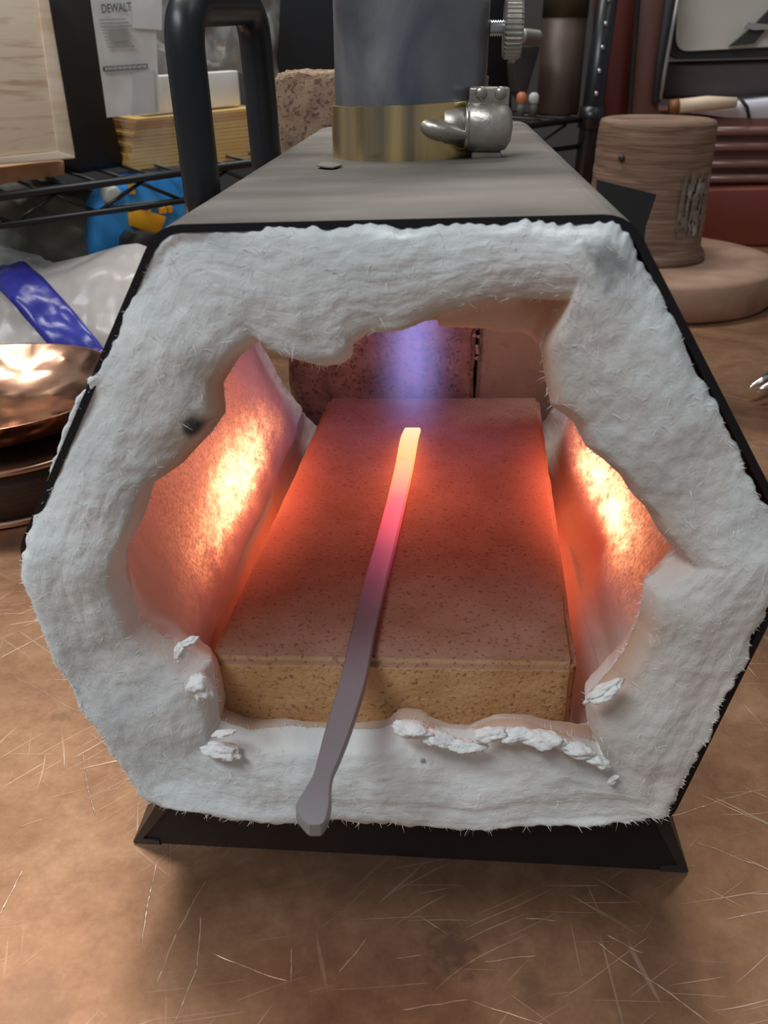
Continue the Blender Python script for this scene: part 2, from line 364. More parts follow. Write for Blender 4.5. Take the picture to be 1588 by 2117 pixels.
for k in range(1, NT+1):
    s = k/NT; yy = .272*s**1.5
    for i in range(NA):
        b = sm(0, .03, yy); p = mo[i]*(1-b)+ca[i]*b
        y = max(ylast[i]+yy*1.0, 0)+0 if k > 3 else ylast[i]+yy
        y = ylast[i]*(1-s)+yy
        rad = (p-c0)/np.linalg.norm(p-c0)
        q = (p[0], y, p[1]); w = sm(0, .012, yy)
        bump_ = w*(.0042*fbm(q, 20, 2)+.0006*fbm(q, 110, 3)+.0002*fbm(q, 500, 3))
        if p[1] < .04: bump_ *= .1
        if p[0] < 0 and p[1] > .05: bump_ += w*.004*math.sin(y*28+p[1]*30)
        p = p-rad*bump_
        # rear mouth: lining ends ragged
        yy2 = y
        if s > .93: yy2 = y-.004*(1+fbm((p[0]*1, 3, p[1]), 60, 3))*sm(.93, 1, s)
        verts.append((p[0], yy2, p[1]))
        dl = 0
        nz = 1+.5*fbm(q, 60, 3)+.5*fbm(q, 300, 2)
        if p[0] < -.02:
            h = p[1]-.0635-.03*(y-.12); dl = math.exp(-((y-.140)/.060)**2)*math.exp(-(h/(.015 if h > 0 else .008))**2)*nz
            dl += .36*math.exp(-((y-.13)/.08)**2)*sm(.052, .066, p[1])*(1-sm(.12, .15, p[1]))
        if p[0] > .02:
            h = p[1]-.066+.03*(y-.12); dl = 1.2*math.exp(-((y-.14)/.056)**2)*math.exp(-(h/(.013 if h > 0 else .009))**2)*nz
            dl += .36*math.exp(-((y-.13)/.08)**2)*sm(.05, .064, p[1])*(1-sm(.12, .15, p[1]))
        heat.append(max(0, dl)); stain_shade.append((min(1, .75*(1-sm(.004, .02, yy))*(.4+.6*sm(-.2, .3, fbm(q, 50, 2)))+(.62+.25*fbm(q, 30, 3))*sm(.001, .016, yy)*(1-.6*sm(.2, .26, yy))*(.25+.75*sm(.03, .05, p[1]))), 0, 0))
F = []; R_ = NF+4+NT
for a in range(R_-1):
    for i in range(NA):
        j = (i+1) % NA; F.append((a*NA+i, a*NA+j, (a+1)*NA+j, (a+1)*NA+i))
def wool_mat():
    m = bpy.data.materials.new('ceramic_wool'); m.use_nodes = True; nt = m.node_tree; L = nt.links; b = nt.nodes['Principled BSDF']
    at = nd(nt, 'ShaderNodeAttribute', attribute_name='stain_shade'); sp = nd(nt, 'ShaderNodeSeparateColor'); L.new(at.outputs[0], sp.inputs[0])
    tc = nd(nt, 'ShaderNodeTexCoord'); fa = nd(nt, 'ShaderNodeAttribute', attribute_name='fib')
    n = nd(nt, 'ShaderNodeTexNoise'); n.inputs['Scale'].default_value = 26; n.inputs['Detail'].default_value = 9; n.inputs['Distortion'].default_value = .8; L.new(tc.outputs['Object'], n.inputs['Vector'])
    r = nd(nt, 'ShaderNodeValToRGB'); r.color_ramp.elements[0].position = .32; r.color_ramp.elements[1].position = .66
    r.color_ramp.elements[0].color = (.64, .69, .70, 1); r.color_ramp.elements[1].color = (.84, .88, .885, 1); L.new(n.outputs[0], r.inputs[0])
    col = r.outputs[0]
    for k, c in ((2, (.62, .56, .50, 1)), (0, (.50, .32, .20, 1)), (1, (.06, .06, .065, 1))):  # painted lower-right shade first, then tan stain and dark spots
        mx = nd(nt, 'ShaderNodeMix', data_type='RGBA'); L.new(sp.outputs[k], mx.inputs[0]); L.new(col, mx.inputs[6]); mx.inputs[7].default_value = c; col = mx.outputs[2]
    L.new(col, b.inputs['Base Color']); b.inputs['Roughness'].default_value = .95; b.inputs['Sheen Weight'].default_value = .25
    b.inputs['Specular IOR Level'].default_value = .15
    n2 = nd(nt, 'ShaderNodeTexNoise'); n2.inputs['Scale'].default_value = 420; n2.inputs['Detail'].default_value = 6; n2.inputs['Distortion'].default_value = 1.5; L.new(tc.outputs['Object'], n2.inputs['Vector'])
    bp = nd(nt, 'ShaderNodeBump'); bp.inputs['Strength'].default_value = .30; bp.inputs['Distance'].default_value = .0007; L.new(n2.outputs[0], bp.inputs['Height']); 
    n3 = nd(nt, 'ShaderNodeTexNoise'); n3.inputs['Scale'].default_value = 3.2; n3.inputs['Detail'].default_value = 7; n3.inputs['Distortion'].default_value = 1.2; L.new(fa.outputs[0], n3.inputs['Vector'])
    b3 = nd(nt, 'ShaderNodeBump'); b3.inputs['Strength'].default_value = .2; b3.inputs['Distance'].default_value = .0016; L.new(n3.outputs[0], b3.inputs['Height']); L.new(b3.outputs[0], bp.inputs['Normal'])
    L.new(bp.outputs[0], b.inputs['Normal'])
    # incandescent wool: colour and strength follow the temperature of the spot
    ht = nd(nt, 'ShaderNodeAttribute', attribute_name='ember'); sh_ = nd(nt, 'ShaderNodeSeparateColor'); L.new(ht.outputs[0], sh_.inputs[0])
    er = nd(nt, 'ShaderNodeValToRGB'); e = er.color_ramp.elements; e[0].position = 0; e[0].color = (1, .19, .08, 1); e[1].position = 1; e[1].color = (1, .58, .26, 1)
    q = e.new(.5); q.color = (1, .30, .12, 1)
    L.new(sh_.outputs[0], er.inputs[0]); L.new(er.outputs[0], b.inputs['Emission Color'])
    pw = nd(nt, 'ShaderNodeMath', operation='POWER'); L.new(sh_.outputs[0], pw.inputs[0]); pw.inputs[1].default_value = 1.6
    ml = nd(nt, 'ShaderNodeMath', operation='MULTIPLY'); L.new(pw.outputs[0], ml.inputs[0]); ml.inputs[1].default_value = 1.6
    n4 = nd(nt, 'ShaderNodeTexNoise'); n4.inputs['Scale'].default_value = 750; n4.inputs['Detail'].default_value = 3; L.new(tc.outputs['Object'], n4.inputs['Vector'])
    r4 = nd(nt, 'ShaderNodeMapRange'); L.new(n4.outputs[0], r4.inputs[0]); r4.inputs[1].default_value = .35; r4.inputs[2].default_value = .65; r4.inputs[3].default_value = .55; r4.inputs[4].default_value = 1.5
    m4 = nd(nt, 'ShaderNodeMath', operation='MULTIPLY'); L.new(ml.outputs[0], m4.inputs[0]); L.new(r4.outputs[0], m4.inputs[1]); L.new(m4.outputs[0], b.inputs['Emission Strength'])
    return m
wool = wool_mat()
lining = pyd('wool_lining', verts, F, wool, forge, True)
lining['label'] = 'white ceramic wool blanket with torn tan-edged mouth'
fibc = [((i if i < NA/2 else NA-i)*.028, r*.075, 0, 1) for r in range(R_) for i in range(NA)]
for nm, dat in (('fib', fibc), ('ember', [(h, h, h, 1) for h in heat]), ('stain_shade', [(*s, 1) for s in stain_shade])):
    ca_ = lining.data.color_attributes.new(nm, 'FLOAT_COLOR', 'POINT'); ca_.data.foreach_set('color', np.array(dat, dtype=np.float32).ravel())
woolplain = mat('loose_wool', (.88, .9, .9), .95, col2=(.8, .83, .83), nscale=300, bump=.5, bscale=500, sheen=.3)
# loose fibres
VV = np.array(verts).reshape(R_, NA, 3); fv, ff = [], []
def wisp(p, d, ln, w):
    d = d/np.linalg.norm(d); s = np.cross(d, rng.normal(size=3)); s /= np.linalg.norm(s); b = np.cross(d, s)*ln*rng.uniform(-.5, .5)
    k = len(fv)
    for t in (0, .5, 1): c = p+d*ln*t+b*t*t; fv.extend([c-s*w*(1-t*.8), c+s*w*(1-t*.8)])
    ff.extend([(k, k+1, k+3, k+2), (k+2, k+3, k+5, k+4)])
for _ in range(2600):
    a = rng.integers(6, NF+2); i = rng.integers(0, NA); p = VV[a, i]
    tg = VV[a, (i+3) % NA]-VV[a, i]; rd = VV[min(a+2, R_-1), i]-p
    d = tg/np.linalg.norm(tg)*rng.normal()*1.2+rd/np.linalg.norm(rd)*rng.normal()+np.array([0, -.5*rng.random(), 0])
    wisp(p+np.array([0, .0002, 0]), d, rng.uniform(.001, .0035), .00009)
for _ in range(1500):
    i = rng.integers(0, NA); p = VV[4, i]; o_ = np.array([p[0]-c0[0], 0, p[2]-c0[1]]); o_ /= np.linalg.norm(o_)
    if p[2] > .19: continue
    lo = 1.1 if p[2] < .03 else .6
    if p[2] < .03 and rng.random() < .5: continue
    wisp(p-o_*.0005, o_*1.0+rng.normal(size=3)*.6+np.array([0, -.3, 0]), rng.uniform(.0008, .0026)*lo, .00013)
for _ in range(600):
    i = rng.integers(0, NA); p = VV[NF+3, i]; o_ = np.array([p[0]-c0[0], 0, p[2]-c0[1]]); o_ /= np.linalg.norm(o_)
    wisp(p, -o_*.6+rng.normal(size=3)*.7, rng.uniform(.0008, .0022), .0001)
fz = pyd('fibre_fuzz', fv, ff, woolplain, lining); fz['kind'] = 'stuff'
# torn tufts curling round the mouth
def tuft(px, py, rx, rz_, ry, ang, yy=-.006, seed=0):
    rx *= .95; rz_ *= .72; ry *= .8
    c = onY(px, py, yy); bm = bmesh.new(); bmesh.ops.create_icosphere(bm, subdivisions=4, radius=1)
    R = Matrix.Rotation(math.radians(ang), 3, 'Y')
    for v in bm.verts:
        d = 1+.42*fbm(v.co+Vector((seed*3.1, 0, 0)), 1.3, 4)+.06*fbm(v.co, 7, 3)
        v.co = R @ Vector((v.co.x*rx*d, v.co.y*ry*d, v.co.z*rz_*d+rz_*.5*(v.co.x**2)*((seed % 3)-1)*.6)) + Vector(c)
    return frombm('wool_tuft', bm, woolplain, lining, True)
TU = [(460, 1553, .0062, .0028, .0035, 4), (462, 1516, .0035, .0009, .002, -10), (372, 1348, .0016, .0040, .002, 12), (390, 1326, .0032, .0013, .002, -28), (415, 1420, .0035, .006, .004, -8),
      (850, 1510, .0055, .0028, .0035, 10), (905, 1528, .0055, .0028, .0035, 14), (960, 1542, .006, .0028, .003, 5), (1015, 1518, .0048, .0028, .003, -18), (1065, 1520, .005, .0030, .003, -5),
      (1125, 1528, .0065, .0032, .0035, 6), (1190, 1550, .0055, .0026, .003, 14), (1235, 1572, .0045, .0024, .003, 22), (1268, 1612, .0011, .0028, .0012, 30), (1250, 1430, .006, .0026, .003, -42)]
for k, a in enumerate(TU): tuft(*a, seed=k)

# ---- handle
hm = mat('black_painted_rod', (.016, .018, .022), .36, .25, col2=(.024, .026, .03), nscale=40, bump=.04)
hb0, hb1 = onY(418, 395, .10), onY(551, 330, .172)
ht0, ht1 = onY(372, 12, .10), onY(521, 12, .172)
d0 = (hb0-ht0)/np.linalg.norm(hb0-ht0); d1 = (hb1-ht1)/np.linalg.norm(hb1-ht1)
e01 = (ht1-ht0)/np.linalg.norm(ht1-ht0); rr = .014
pts = [hb0+d0*.012, hb0, hb0*.5+ht0*.5]
c_ = lambda P0, P1, P2, k: [(1-t)**2*P0+2*t*(1-t)*P1+t*t*P2 for t in np.linspace(0, 1, k)]
pts += c_(ht0+d0*rr, ht0-d0*.0, ht0+e01*rr, 12)+c_(ht1-e01*rr, ht1, ht1+d1*rr, 12)+[hb1*.5+ht1*.5, hb1, hb1+d1*.012]
tube('handle', pts, .0061, hm, forge, 28)

# ---- burner tube with band clamp
tm = mat('blued_steel_tube', (.13, .145, .18), .40, .75, col2=(.34, .345, .36), nscale=30, detail=12, rvar=.14, bump=.10, bscale=160, stretch=(1, 1, .45), ramp=(.36, .66), distort=1.)
TC = np.array([-.0125, .1375, 0]); TR = .0262
bt = lathe('burner_tube', [(TR-.002, .196), (TR-.002, .300), (TR, .300), (TR, .196), (TR-.002, .196)], TC, tm, forge, 96); sharpen(bt)
brass = mat('yellow_zinc_band', (.34, .28, .19), .24, .9, col2=(.78, .58, .28), nscale=34, detail=3, rvar=.10, bump=.04, stretch=(3, 1, .08), ramp=(.42, .6))  # pale vertical stripes put reflections into the band colour
zinc = mat('dull_zinc', (.34, .315, .28), .42, .8, col2=(.5, .47, .42), nscale=90, rvar=.12, bump=.15)
def bandfn(r, h, a, k): return r
bo = lathe('clamp_band', [(TR+.0002, .1992), (TR+.0013, .1990), (TR+.0013, .2160), (TR+.0002, .2162)], TC, brass, bt, 96)
for v in bo.data.vertices:   # the band sits slightly tilted
    w = v.co+WOFF(bt); v.co.z += (w.x-TC[0])*.05
sharpen(bo)
bo.data.materials[0] = brass
bright_z = mat('pale_rim_zinc', (.55, .54, .5), .25, 1.)  # paler, smoother zinc for the housing rim
HC = onY(1008, 268, .1175); HC = np.array([HC[0]+.0002, .1165, .2095])
hs = lathe('clamp_housing', [(.0, -.0070), (.0068, -.0070), (.0078, -.0062), (.0078, .0030), (.0070, .0058), (.0045, .0074), (0, .0080)], HC, zinc, bt, 40, 'X')
for sgn in (1, -1):
    box('housing_flange', HC+np.array([-.0003, .002, sgn*.0088]), (.0130 if sgn > 0 else .0100, .010, .0058 if sgn > 0 else .0028), zinc, bt, .0007)
for dx in (-.0030, .0032):
    rv = lathe('rivet', [(0, .0010), (.0014, .0008), (.0020, .0000), (.0020, -.001)], (0, 0, 0), zinc, bt, 20)
    rv.data.transform(Matrix.Translation(WOFF(bt))); rv.data.transform(Matrix.Translation(Vector(HC+np.array([dx, -.0030, .0100]))-WOFF(bt)) @ Matrix.Rotation(math.radians(90), 4, 'X'))
vs, fs = tubebm([Vector(HC)+Vector((-.0070, .0070*math.cos(a), .0070*math.sin(a))) for a in np.linspace(0, 2*math.pi, 41)], .0009, 8, False); pyd('housing_rim', vs, fs, bright_z, bt, True)
lathe('screw_head', [(0, -.0150), (.0046, -.0150), (.0054, -.0143), (.0054, -.0078), (.0046, -.0072), (0, -.0070)], HC+np.array([0, -.0015, 0]), zinc, bt, 32, 'X')
wg = HC+np.array([-.0140, -.0048, -.0012]); bm = bmesh.new(); bmesh.ops.create_uvsphere(bm, u_segments=32, v_segments=20, radius=1)
for v in bm.verts:
    p = v.co.copy(); v.co = Vector(wg)+Matrix.Rotation(math.radians(10), 3, 'Y') @ Vector((p.x*.0090, p.y*.0045, p.z*.0032*(1-.25*p.x)+.0003*p.x*p.x))
frombm('screw_wing', bm, zinc, bt, True)
# knurled thumb screw
KC = np.array([TC[0]+TR, .1375, .2385]); KC[2] = onY(1052, 58, .1375)[2]
th_ = [(0, -.002)]+[(.0026 if i % 2 else .0020, i*.0004) for i in range(0, 16)]+[(0, .0064)]
bright = mat('bright_zinc', (.55, .56, .56), .28, 1., col2=(.42, .44, .46), nscale=80, rvar=.08)
lathe('screw_thread', th_, KC, bright, bt, 24, 'X')
lathe('screw_knob', [(0, .0048), (.0088, .0048), (.0094, .0054), (.0094, .0100), (.0088, .0108), (.0045, .0112), (0, .0112)], KC, zinc, bt, 144, 'X', False, lambda r, h, a, k: r*(.955 if (k//2) % 2 and r > .008 else 1))
# ---- flame
def flame_mat():
    m = bpy.data.materials.new('blue_gas_flame'); m.use_nodes = True; nt = m.node_tree; L = nt.links; nt.nodes.remove(nt.nodes['Principled BSDF'])
    out = nt.nodes['Material Output']; g = nd(nt, 'ShaderNodeNewGeometry'); sx = nd(nt, 'ShaderNodeSeparateXYZ'); L.new(g.outputs['Position'], sx.inputs[0])
    def M(op, a, c=None, cl=False):
        n = nd(nt, 'ShaderNodeMath', operation=op, use_clamp=cl)
        for i, v in enumerate((a, c)):
            if v is None: continue
            if isinstance(v, (int, float)): n.inputs[i].default_value = v
            else: L.new(v, n.inputs[i])
        return n.outputs[0]
    dx = M('SUBTRACT', sx.outputs[0], -.010); dy = M('SUBTRACT', sx.outputs[1], .140)
    d = M('ADD', M('MULTIPLY', dx, dx), M('MULTIPLY', dy, dy)); ga = M('POWER', 2.718, M('MULTIPLY', d, -1/(.0095**2)))
    v = nd(nt, 'ShaderNodeMapRange', interpolation_type='SMOOTHSTEP'); L.new(sx.outputs[2], v.inputs[0]); v.inputs[1].default_value = .082; v.inputs[2].default_value = .125
    mp = nd(nt, 'ShaderNodeMapping'); mp.inputs['Scale'].default_value = (1, 1, .12); L.new(g.outputs['Position'], mp.inputs[0])
    n = nd(nt, 'ShaderNodeTexNoise'); n.inputs['Scale'].default_value = 260; n.inputs['Detail'].default_value = 3; L.new(mp.outputs[0], n.inputs['Vector'])
    s = M('MULTIPLY', M('MULTIPLY', ga, v.outputs[0]), M('ADD', M('MULTIPLY', n.outputs[0], .8), .6))
    s = M('MULTIPLY', s, 34.)
    em = nd(nt, 'ShaderNodeEmission'); em.inputs[0].default_value = (.36, .36, 1, 1); L.new(s, em.inputs[1]); L.new(em.outputs[0], out.inputs['Volume'])
    return m
lathe('flame', [(0, .069), (.012, .070), (.021, .085), (.022, .12), (.020, .155), (0, .156)], (-.010, .140, 0), flame_mat(), forge, 32)

# ------------------------------------------------------------------ firebricks, strip
def brick_mat(name, c1, c2, spk, heat=False, ss=260, th=.60):
    m = bpy.data.materials.new(name); m.use_nodes = True; nt = m.node_tree; L = nt.links; b = nt.nodes['Principled BSDF']
    g = nd(nt, 'ShaderNodeNewGeometry'); P = g.outputs['Position']
    def noi(s, d, dist=0):
        n = nd(nt, 'ShaderNodeTexNoise'); n.inputs['Scale'].default_value = s; n.inputs['Detail'].default_value = d; n.inputs['Distortion'].default_value = dist; L.new(P, n.inputs['Vector']); return n.outputs[0]
    r = nd(nt, 'ShaderNodeValToRGB'); r.color_ramp.elements[0].position = .3; r.color_ramp.elements[1].position = .7
    r.color_ramp.elements[0].color = (*c1, 1); r.color_ramp.elements[1].color = (*c2, 1); L.new(noi(70, 8), r.inputs[0])
    mr = nd(nt, 'ShaderNodeMapRange'); L.new(noi(ss, 3, .5), mr.inputs[0]); mr.inputs[1].default_value = th; mr.inputs[2].default_value = th+.08; mr.inputs[4].default_value = .6
    mx = nd(nt, 'ShaderNodeMix', data_type='RGBA'); L.new(mr.outputs[0], mx.inputs[0]); L.new(r.outputs[0], mx.inputs[6]); mx.inputs[7].default_value = (*spk, 1)
    bc = mx.outputs[2]
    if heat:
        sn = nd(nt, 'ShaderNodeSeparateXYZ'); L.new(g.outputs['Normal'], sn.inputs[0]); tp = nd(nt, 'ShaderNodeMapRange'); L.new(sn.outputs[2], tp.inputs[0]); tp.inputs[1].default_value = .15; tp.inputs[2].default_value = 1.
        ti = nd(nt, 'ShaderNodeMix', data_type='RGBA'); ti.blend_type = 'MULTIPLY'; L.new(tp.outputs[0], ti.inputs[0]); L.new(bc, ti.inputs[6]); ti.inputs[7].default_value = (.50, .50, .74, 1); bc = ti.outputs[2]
    L.new(bc, b.inputs['Base Color']); b.inputs['Roughness'].default_value = .92; b.inputs['Specular IOR Level'].default_value = .2
    bp = nd(nt, 'ShaderNodeBump'); bp.inputs['Strength'].default_value = .5; bp.inputs['Distance'].default_value = .0008
    L.new(noi(600, 5), bp.inputs['Height']); L.new(bp.outputs[0], b.inputs['Normal'])
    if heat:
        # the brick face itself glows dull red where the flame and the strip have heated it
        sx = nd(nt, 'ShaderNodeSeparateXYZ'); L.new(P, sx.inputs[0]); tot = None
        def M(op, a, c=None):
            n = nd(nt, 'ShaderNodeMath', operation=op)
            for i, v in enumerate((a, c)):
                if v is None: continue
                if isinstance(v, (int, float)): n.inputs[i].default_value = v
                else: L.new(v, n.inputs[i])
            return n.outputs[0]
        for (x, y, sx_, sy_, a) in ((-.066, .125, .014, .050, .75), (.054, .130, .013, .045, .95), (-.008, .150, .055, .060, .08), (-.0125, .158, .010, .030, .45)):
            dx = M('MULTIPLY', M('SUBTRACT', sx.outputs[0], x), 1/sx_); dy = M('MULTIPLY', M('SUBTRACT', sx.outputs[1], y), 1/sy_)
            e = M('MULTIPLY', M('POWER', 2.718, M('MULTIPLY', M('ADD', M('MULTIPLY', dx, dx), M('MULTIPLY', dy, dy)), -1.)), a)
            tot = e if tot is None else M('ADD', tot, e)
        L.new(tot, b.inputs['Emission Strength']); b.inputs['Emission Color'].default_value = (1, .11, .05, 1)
    return m
def hexa(name, top4, zb, zt, m, chip=.0006, sub=6, label=None, cat=None, seed=0):
    """subdivided brick with softly worn edges; top4 = xy corners"""
    bm = bmesh.new(); a = [bm.verts.new((p[0], p[1], zb)) for p in top4]; b = [bm.verts.new((p[0], p[1], zt)) for p in top4]
    bm.faces.new(a[::-1]); bm.faces.new(b)
    for i in range(4): bm.faces.new((a[i], a[(i+1) % 4], b[(i+1) % 4], b[i]))
    bmesh.ops.bevel(bm, geom=list(bm.edges), offset=.0022, segments=3, affect='EDGES')
    bmesh.ops.subdivide_edges(bm, edges=[e for e in bm.edges if e.calc_length() > .004], cuts=30, use_grid_fill=True)
    for v in bm.verts:
        p = v.co.copy(); s = Vector((seed, 0, 0)); v.co += Vector((fbm(p+s, 140, 3), fbm(p+s+Vector((5, 0, 0)), 140, 3), fbm(p+s+Vector((9, 0, 0)), 140, 3)))*chip
    o = frombm(name, bm, m, None, True); wn = o.modifiers.new('w', 'WEIGHTED_NORMAL'); wn.weight = 80; return tag(o, label, cat)
fb = np.array([(-.0684, .0150), (.0455, .0190), (.0552, .2526), (-.0584, .2446)])
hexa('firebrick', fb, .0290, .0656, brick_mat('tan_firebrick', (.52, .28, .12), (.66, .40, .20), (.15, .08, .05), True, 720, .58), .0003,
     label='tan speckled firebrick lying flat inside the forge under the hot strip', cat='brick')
hexa('firebrick', [(-.0865, .284), (.0205, .284), (.0205, .346), (-.0865, .346)], 0, .2215, brick_mat('rough_brown_brick', (.20, .125, .085), (.44, .31, .21), (.06, .035, .03), False, 420, .54), .0018,
     label='rough dark speckled brick standing on end behind the forge', cat='brick', seed=3)
hexa('firebrick', [(.0225, .290), (.0865, .290), (.0865, .518), (.0225, .518)], 0, .114, brick_mat('pale_firebrick', (.42, .38, .23), (.48, .45, .29), (.40, .30, .2), False, 200, .60), .0006,
     label='pale smooth firebrick on edge, end-on behind the right of the forge opening', cat='brick', seed=6)
# crusty mortar crumbs on the edge between the rear bricks
bm = bmesh.new()
for k in range(26):
    z = .073+rng.random()*.05; mtx = Matrix.Translation((.0215+rng.normal()*.0006, .2835, z)) @ Matrix.Scale(rng.uniform(.0006, .0015), 4)
    bmesh.ops.create_icosphere(bm, subdivisions=1, radius=1, matrix=mtx)
cr = frombm('edge_crumb', bm, mat('crumb', (.55, .45, .36), .9, col2=(.35, .25, .2), nscale=400), bpy.data.objects['firebrick.001']); cr['kind'] = 'stuff'

# hot strip
def strip_mat():
    m = bpy.data.materials.new('heated_steel'); m.use_nodes = True; nt = m.node_tree; L = nt.links; b = nt.nodes['Principled BSDF']
    g = nd(nt, 'ShaderNodeNewGeometry'); sx = nd(nt, 'ShaderNodeSeparateXYZ'); L.new(g.outputs['Position'], sx.inputs[0])
    def ramp(stops):
        mr = nd(nt, 'ShaderNodeMapRange'); L.new(sx.outputs[1], mr.inputs[0]); mr.inputs[1].default_value = -.05; mr.inputs[2].default_value = .205
        r = nd(nt, 'ShaderNodeValToRGB'); L.new(mr.outputs[0], r.inputs[0]); e = r.color_ramp.elements
        e[0].position = stops[0][0]; e[0].color = (*stops[0][1], 1); e[1].position = stops[-1][0]; e[1].color = (*stops[-1][1], 1)
        for p, c in stops[1:-1]: q = e.new(p); q.color = (*c, 1)
        return r.outputs[0]
    f = lambda Y: (Y+.05)/.255
    hot = ramp([(f(.035), (0, 0, 0)), (f(.055), (.05, .006, .02)), (f(.078), (.25, .02, .06)), (f(.098), (.75, .06, .09)), (f(.118), (1.0, .14, .10)), (f(.140), (1.2, .42, .13)), (f(.165), (1.3, .68, .24)), (f(.2), (1.3, .85, .42))])
    base = ramp([(0., (.30, .31, .33)), (f(0), (.24, .25, .28)), (f(.03), (.12, .11, .13)), (f(.07), (.10, .07, .10)), (1, (.2, .15, .15))])
    L.new(hot, b.inputs['Emission Color']); b.inputs['Emission Strength'].default_value = 1.0
    L.new(base, b.inputs['Base Color']); b.inputs['Metallic'].default_value = .3; b.inputs['Roughness'].default_value = .42
    n = nd(nt, 'ShaderNodeTexNoise'); n.inputs['Scale'].default_value = 300; L.new(g.outputs['Position'], n.inputs['Vector'])
    bp = nd(nt, 'ShaderNodeBump'); bp.inputs['Strength'].default_value = .12; bp.inputs['Distance'].default_value = .0005; L.new(n.outputs[0], bp.inputs['Height']); L.new(bp.outputs[0], b.inputs['Normal'])
    return m
ctr = [(853, 884, 34), (846, 905, 37), (836, 960, 38), (820, 1030, 40), (800, 1110, 43), (784, 1170, 46), (766, 1240, 50), (748, 1320, 52), (731, 1400, 56), (715, 1455, 57), (698, 1510, 55), (680, 1565, 48), (668, 1598, 43), (658, 1625, 54), (649, 1655, 72), (647, 1680, 68), (650, 1698, 46), (651, 1705, 24)]
V, F = [], []; ns = len(ctr)
dense = []
cc = np.array(ctr, float)
for s in np.linspace(0, ns-1, 90):
    i = min(int(s), ns-2); t = s-i
    p0, p1, p2, p3 = cc[max(i-1, 0)], cc[i], cc[i+1], cc[min(i+2, ns-1)]
    dense.append(.5*((2*p1)+(-p0+p2)*t+(2*p0-5*p1+4*p2-p3)*t*t+(-p0+3*p1-3*p2+p3)*t**3))
for k, (x, y, w) in enumerate(dense):
    zt = .0695
    a = onZ(x-w/2, y, zt); b = onZ(x+w/2, y, zt); m_ = (a+b)/2
    thk = .0026
    if y > 1600: thk = .0026+.0012*sm(1600, 1660, y)
    e = (b-a)*.08
    for q in (a+e-[0, 0, 0], b-e, b-[0, 0, thk*.3], b-[0, 0, thk*.75], b-e-[0, 0, thk], a+e-[0, 0, thk], a-[0, 0, thk*.75], a-[0, 0, thk*.3]): V.append(q)
for k in range(len(dense)-1):
    for j in range(8): F.append((k*8+j, k*8+(j+1) % 8, (k+1)*8+(j+1) % 8, (k+1)*8+j))
F.append(tuple(range(8))); F.append(tuple(len(V)-8+j for j in range(8))[::-1])
st = pyd('steel_strip', V, F, strip_mat(), None, True); sharpen(st, 50)
tag(st, 'flat steel strip on the firebrick, yellow hot at its far tip, grey knob end near', 'steel strip')

# ------------------------------------------------------------------ flake on the forge top
fl = [onZ(x, y, .1990) for x, y in ((655, 344), (668, 336), (690, 338), (708, 343), (690, 348), (672, 347))]
prism_o = prism('metal_flake', fl, (0, 0, .0004), top_mat); tag(prism_o, 'tiny dark metal flake lying on the forge top left of the burner tube', 'flake')

# ------------------------------------------------------------------ copper bowl and its stand
cop = mat('hammered_copper', (.80, .42, .28), .2, 1., col2=(.86, .52, .36), nscale=25, bump=.1, bscale=60, rvar=.06, vor=.5, vscale=50)
copo = mat('tarnished_copper', (.72, .30, .16), .32, 1., col2=(.16, .06, .04), nscale=45, detail=3, ramp=(.52, .68), bump=.1, bscale=60, vor=.8, vscale=85)
BC = (-.265, .272, 0); 
bw = empty('copper_bowl', BC, 'hammered shiny copper bowl on the round stand left of the forge', 'bowl')
lathe('bowl_outside', [(0, .0340), (.030, .0342), (.050, .037), (.066, .044), (.0775, .0575), (.0790, .0590)], BC, copo, bw, 96)
lathe('bowl_inside', [(.0790, .0590), (.0772, .0588), (.064, .046), (.048, .039), (.030, .0362), (0, .0355)], BC, cop, bw, 96)
sd = empty('bowl_stand', BC, 'dark round drum with two copper hoops carrying the copper bowl', 'stand')
lathe('drum', [(0, .001), (.0725, .001), (.0725, .033), (.066, .0335), (0, .0335)], BC, mat('dark_drum', (.045, .025, .018), .45, .1, col2=(.085, .045, .03), nscale=6, stretch=(1, 1, 60)), sd, 80)
for z in (.0025, .0325):
    ring = [Vector(BC)+Vector((.0745*math.cos(a), .0745*math.sin(a), z)) for a in np.linspace(0, 2*math.pi, 81)]
    tube('hoop', ring, .0021, mat('polished_copper_hoop', (.85, .55, .42), .22, 1.) if z < .01 else bpy.data.materials['polished_copper_hoop'], sd, 12)

# ------------------------------------------------------------------ zip bag left
bag = empty('zip_bag', (-.33, .55, 0), 'crumpled clear plastic zip bag with a blue closure strip behind the copper bowl', 'bag')
film = mat('cloudy_film', (.56, .53, .51), .28, 0, col2=(.46, .42, .40), nscale=12, detail=6, alpha=.82, bump=.55, bscale=26, distort=1.)
film2 = mat('blue_zip', (.025, .028, .26), .25, 0, col2=(.04, .045, .36), nscale=20, bump=.3, bscale=60, stretch=(1, 1, 1))
top_c = [(-80, 560), (0, 545), (60, 530), (100, 546), (180, 528), (250, 507), (285, 503), (330, 520), (380, 560)]
tx = np.array(top_c, float)
NU, NV = 60, 26; V = []; F = []
def bagpt(u, v, side):
    x = -80+460*u; yt = np.interp(x, tx[:, 0], tx[:, 1]); yb = 740
    top = onY(x, yt, .60); base = onZ(x, yb, .001)
    base = base.copy()
    if base[1] > .56: base[1] = .56
    p = top*(1-v)+base*v; bulge = math.sin(math.pi*v)*.018
    nrm = np.array([0, -.6, .8])*side
    q = Vector(p); wr = .010*fbm(q+Vector((side*3, 0, 0)), 11, 3)+.004*fbm(q, 34, 3)
    p = p+nrm*(bulge+wr*min(1, v*4)*(1 if side > 0 else .5)); p[2] = max(p[2], .0015)
    return p
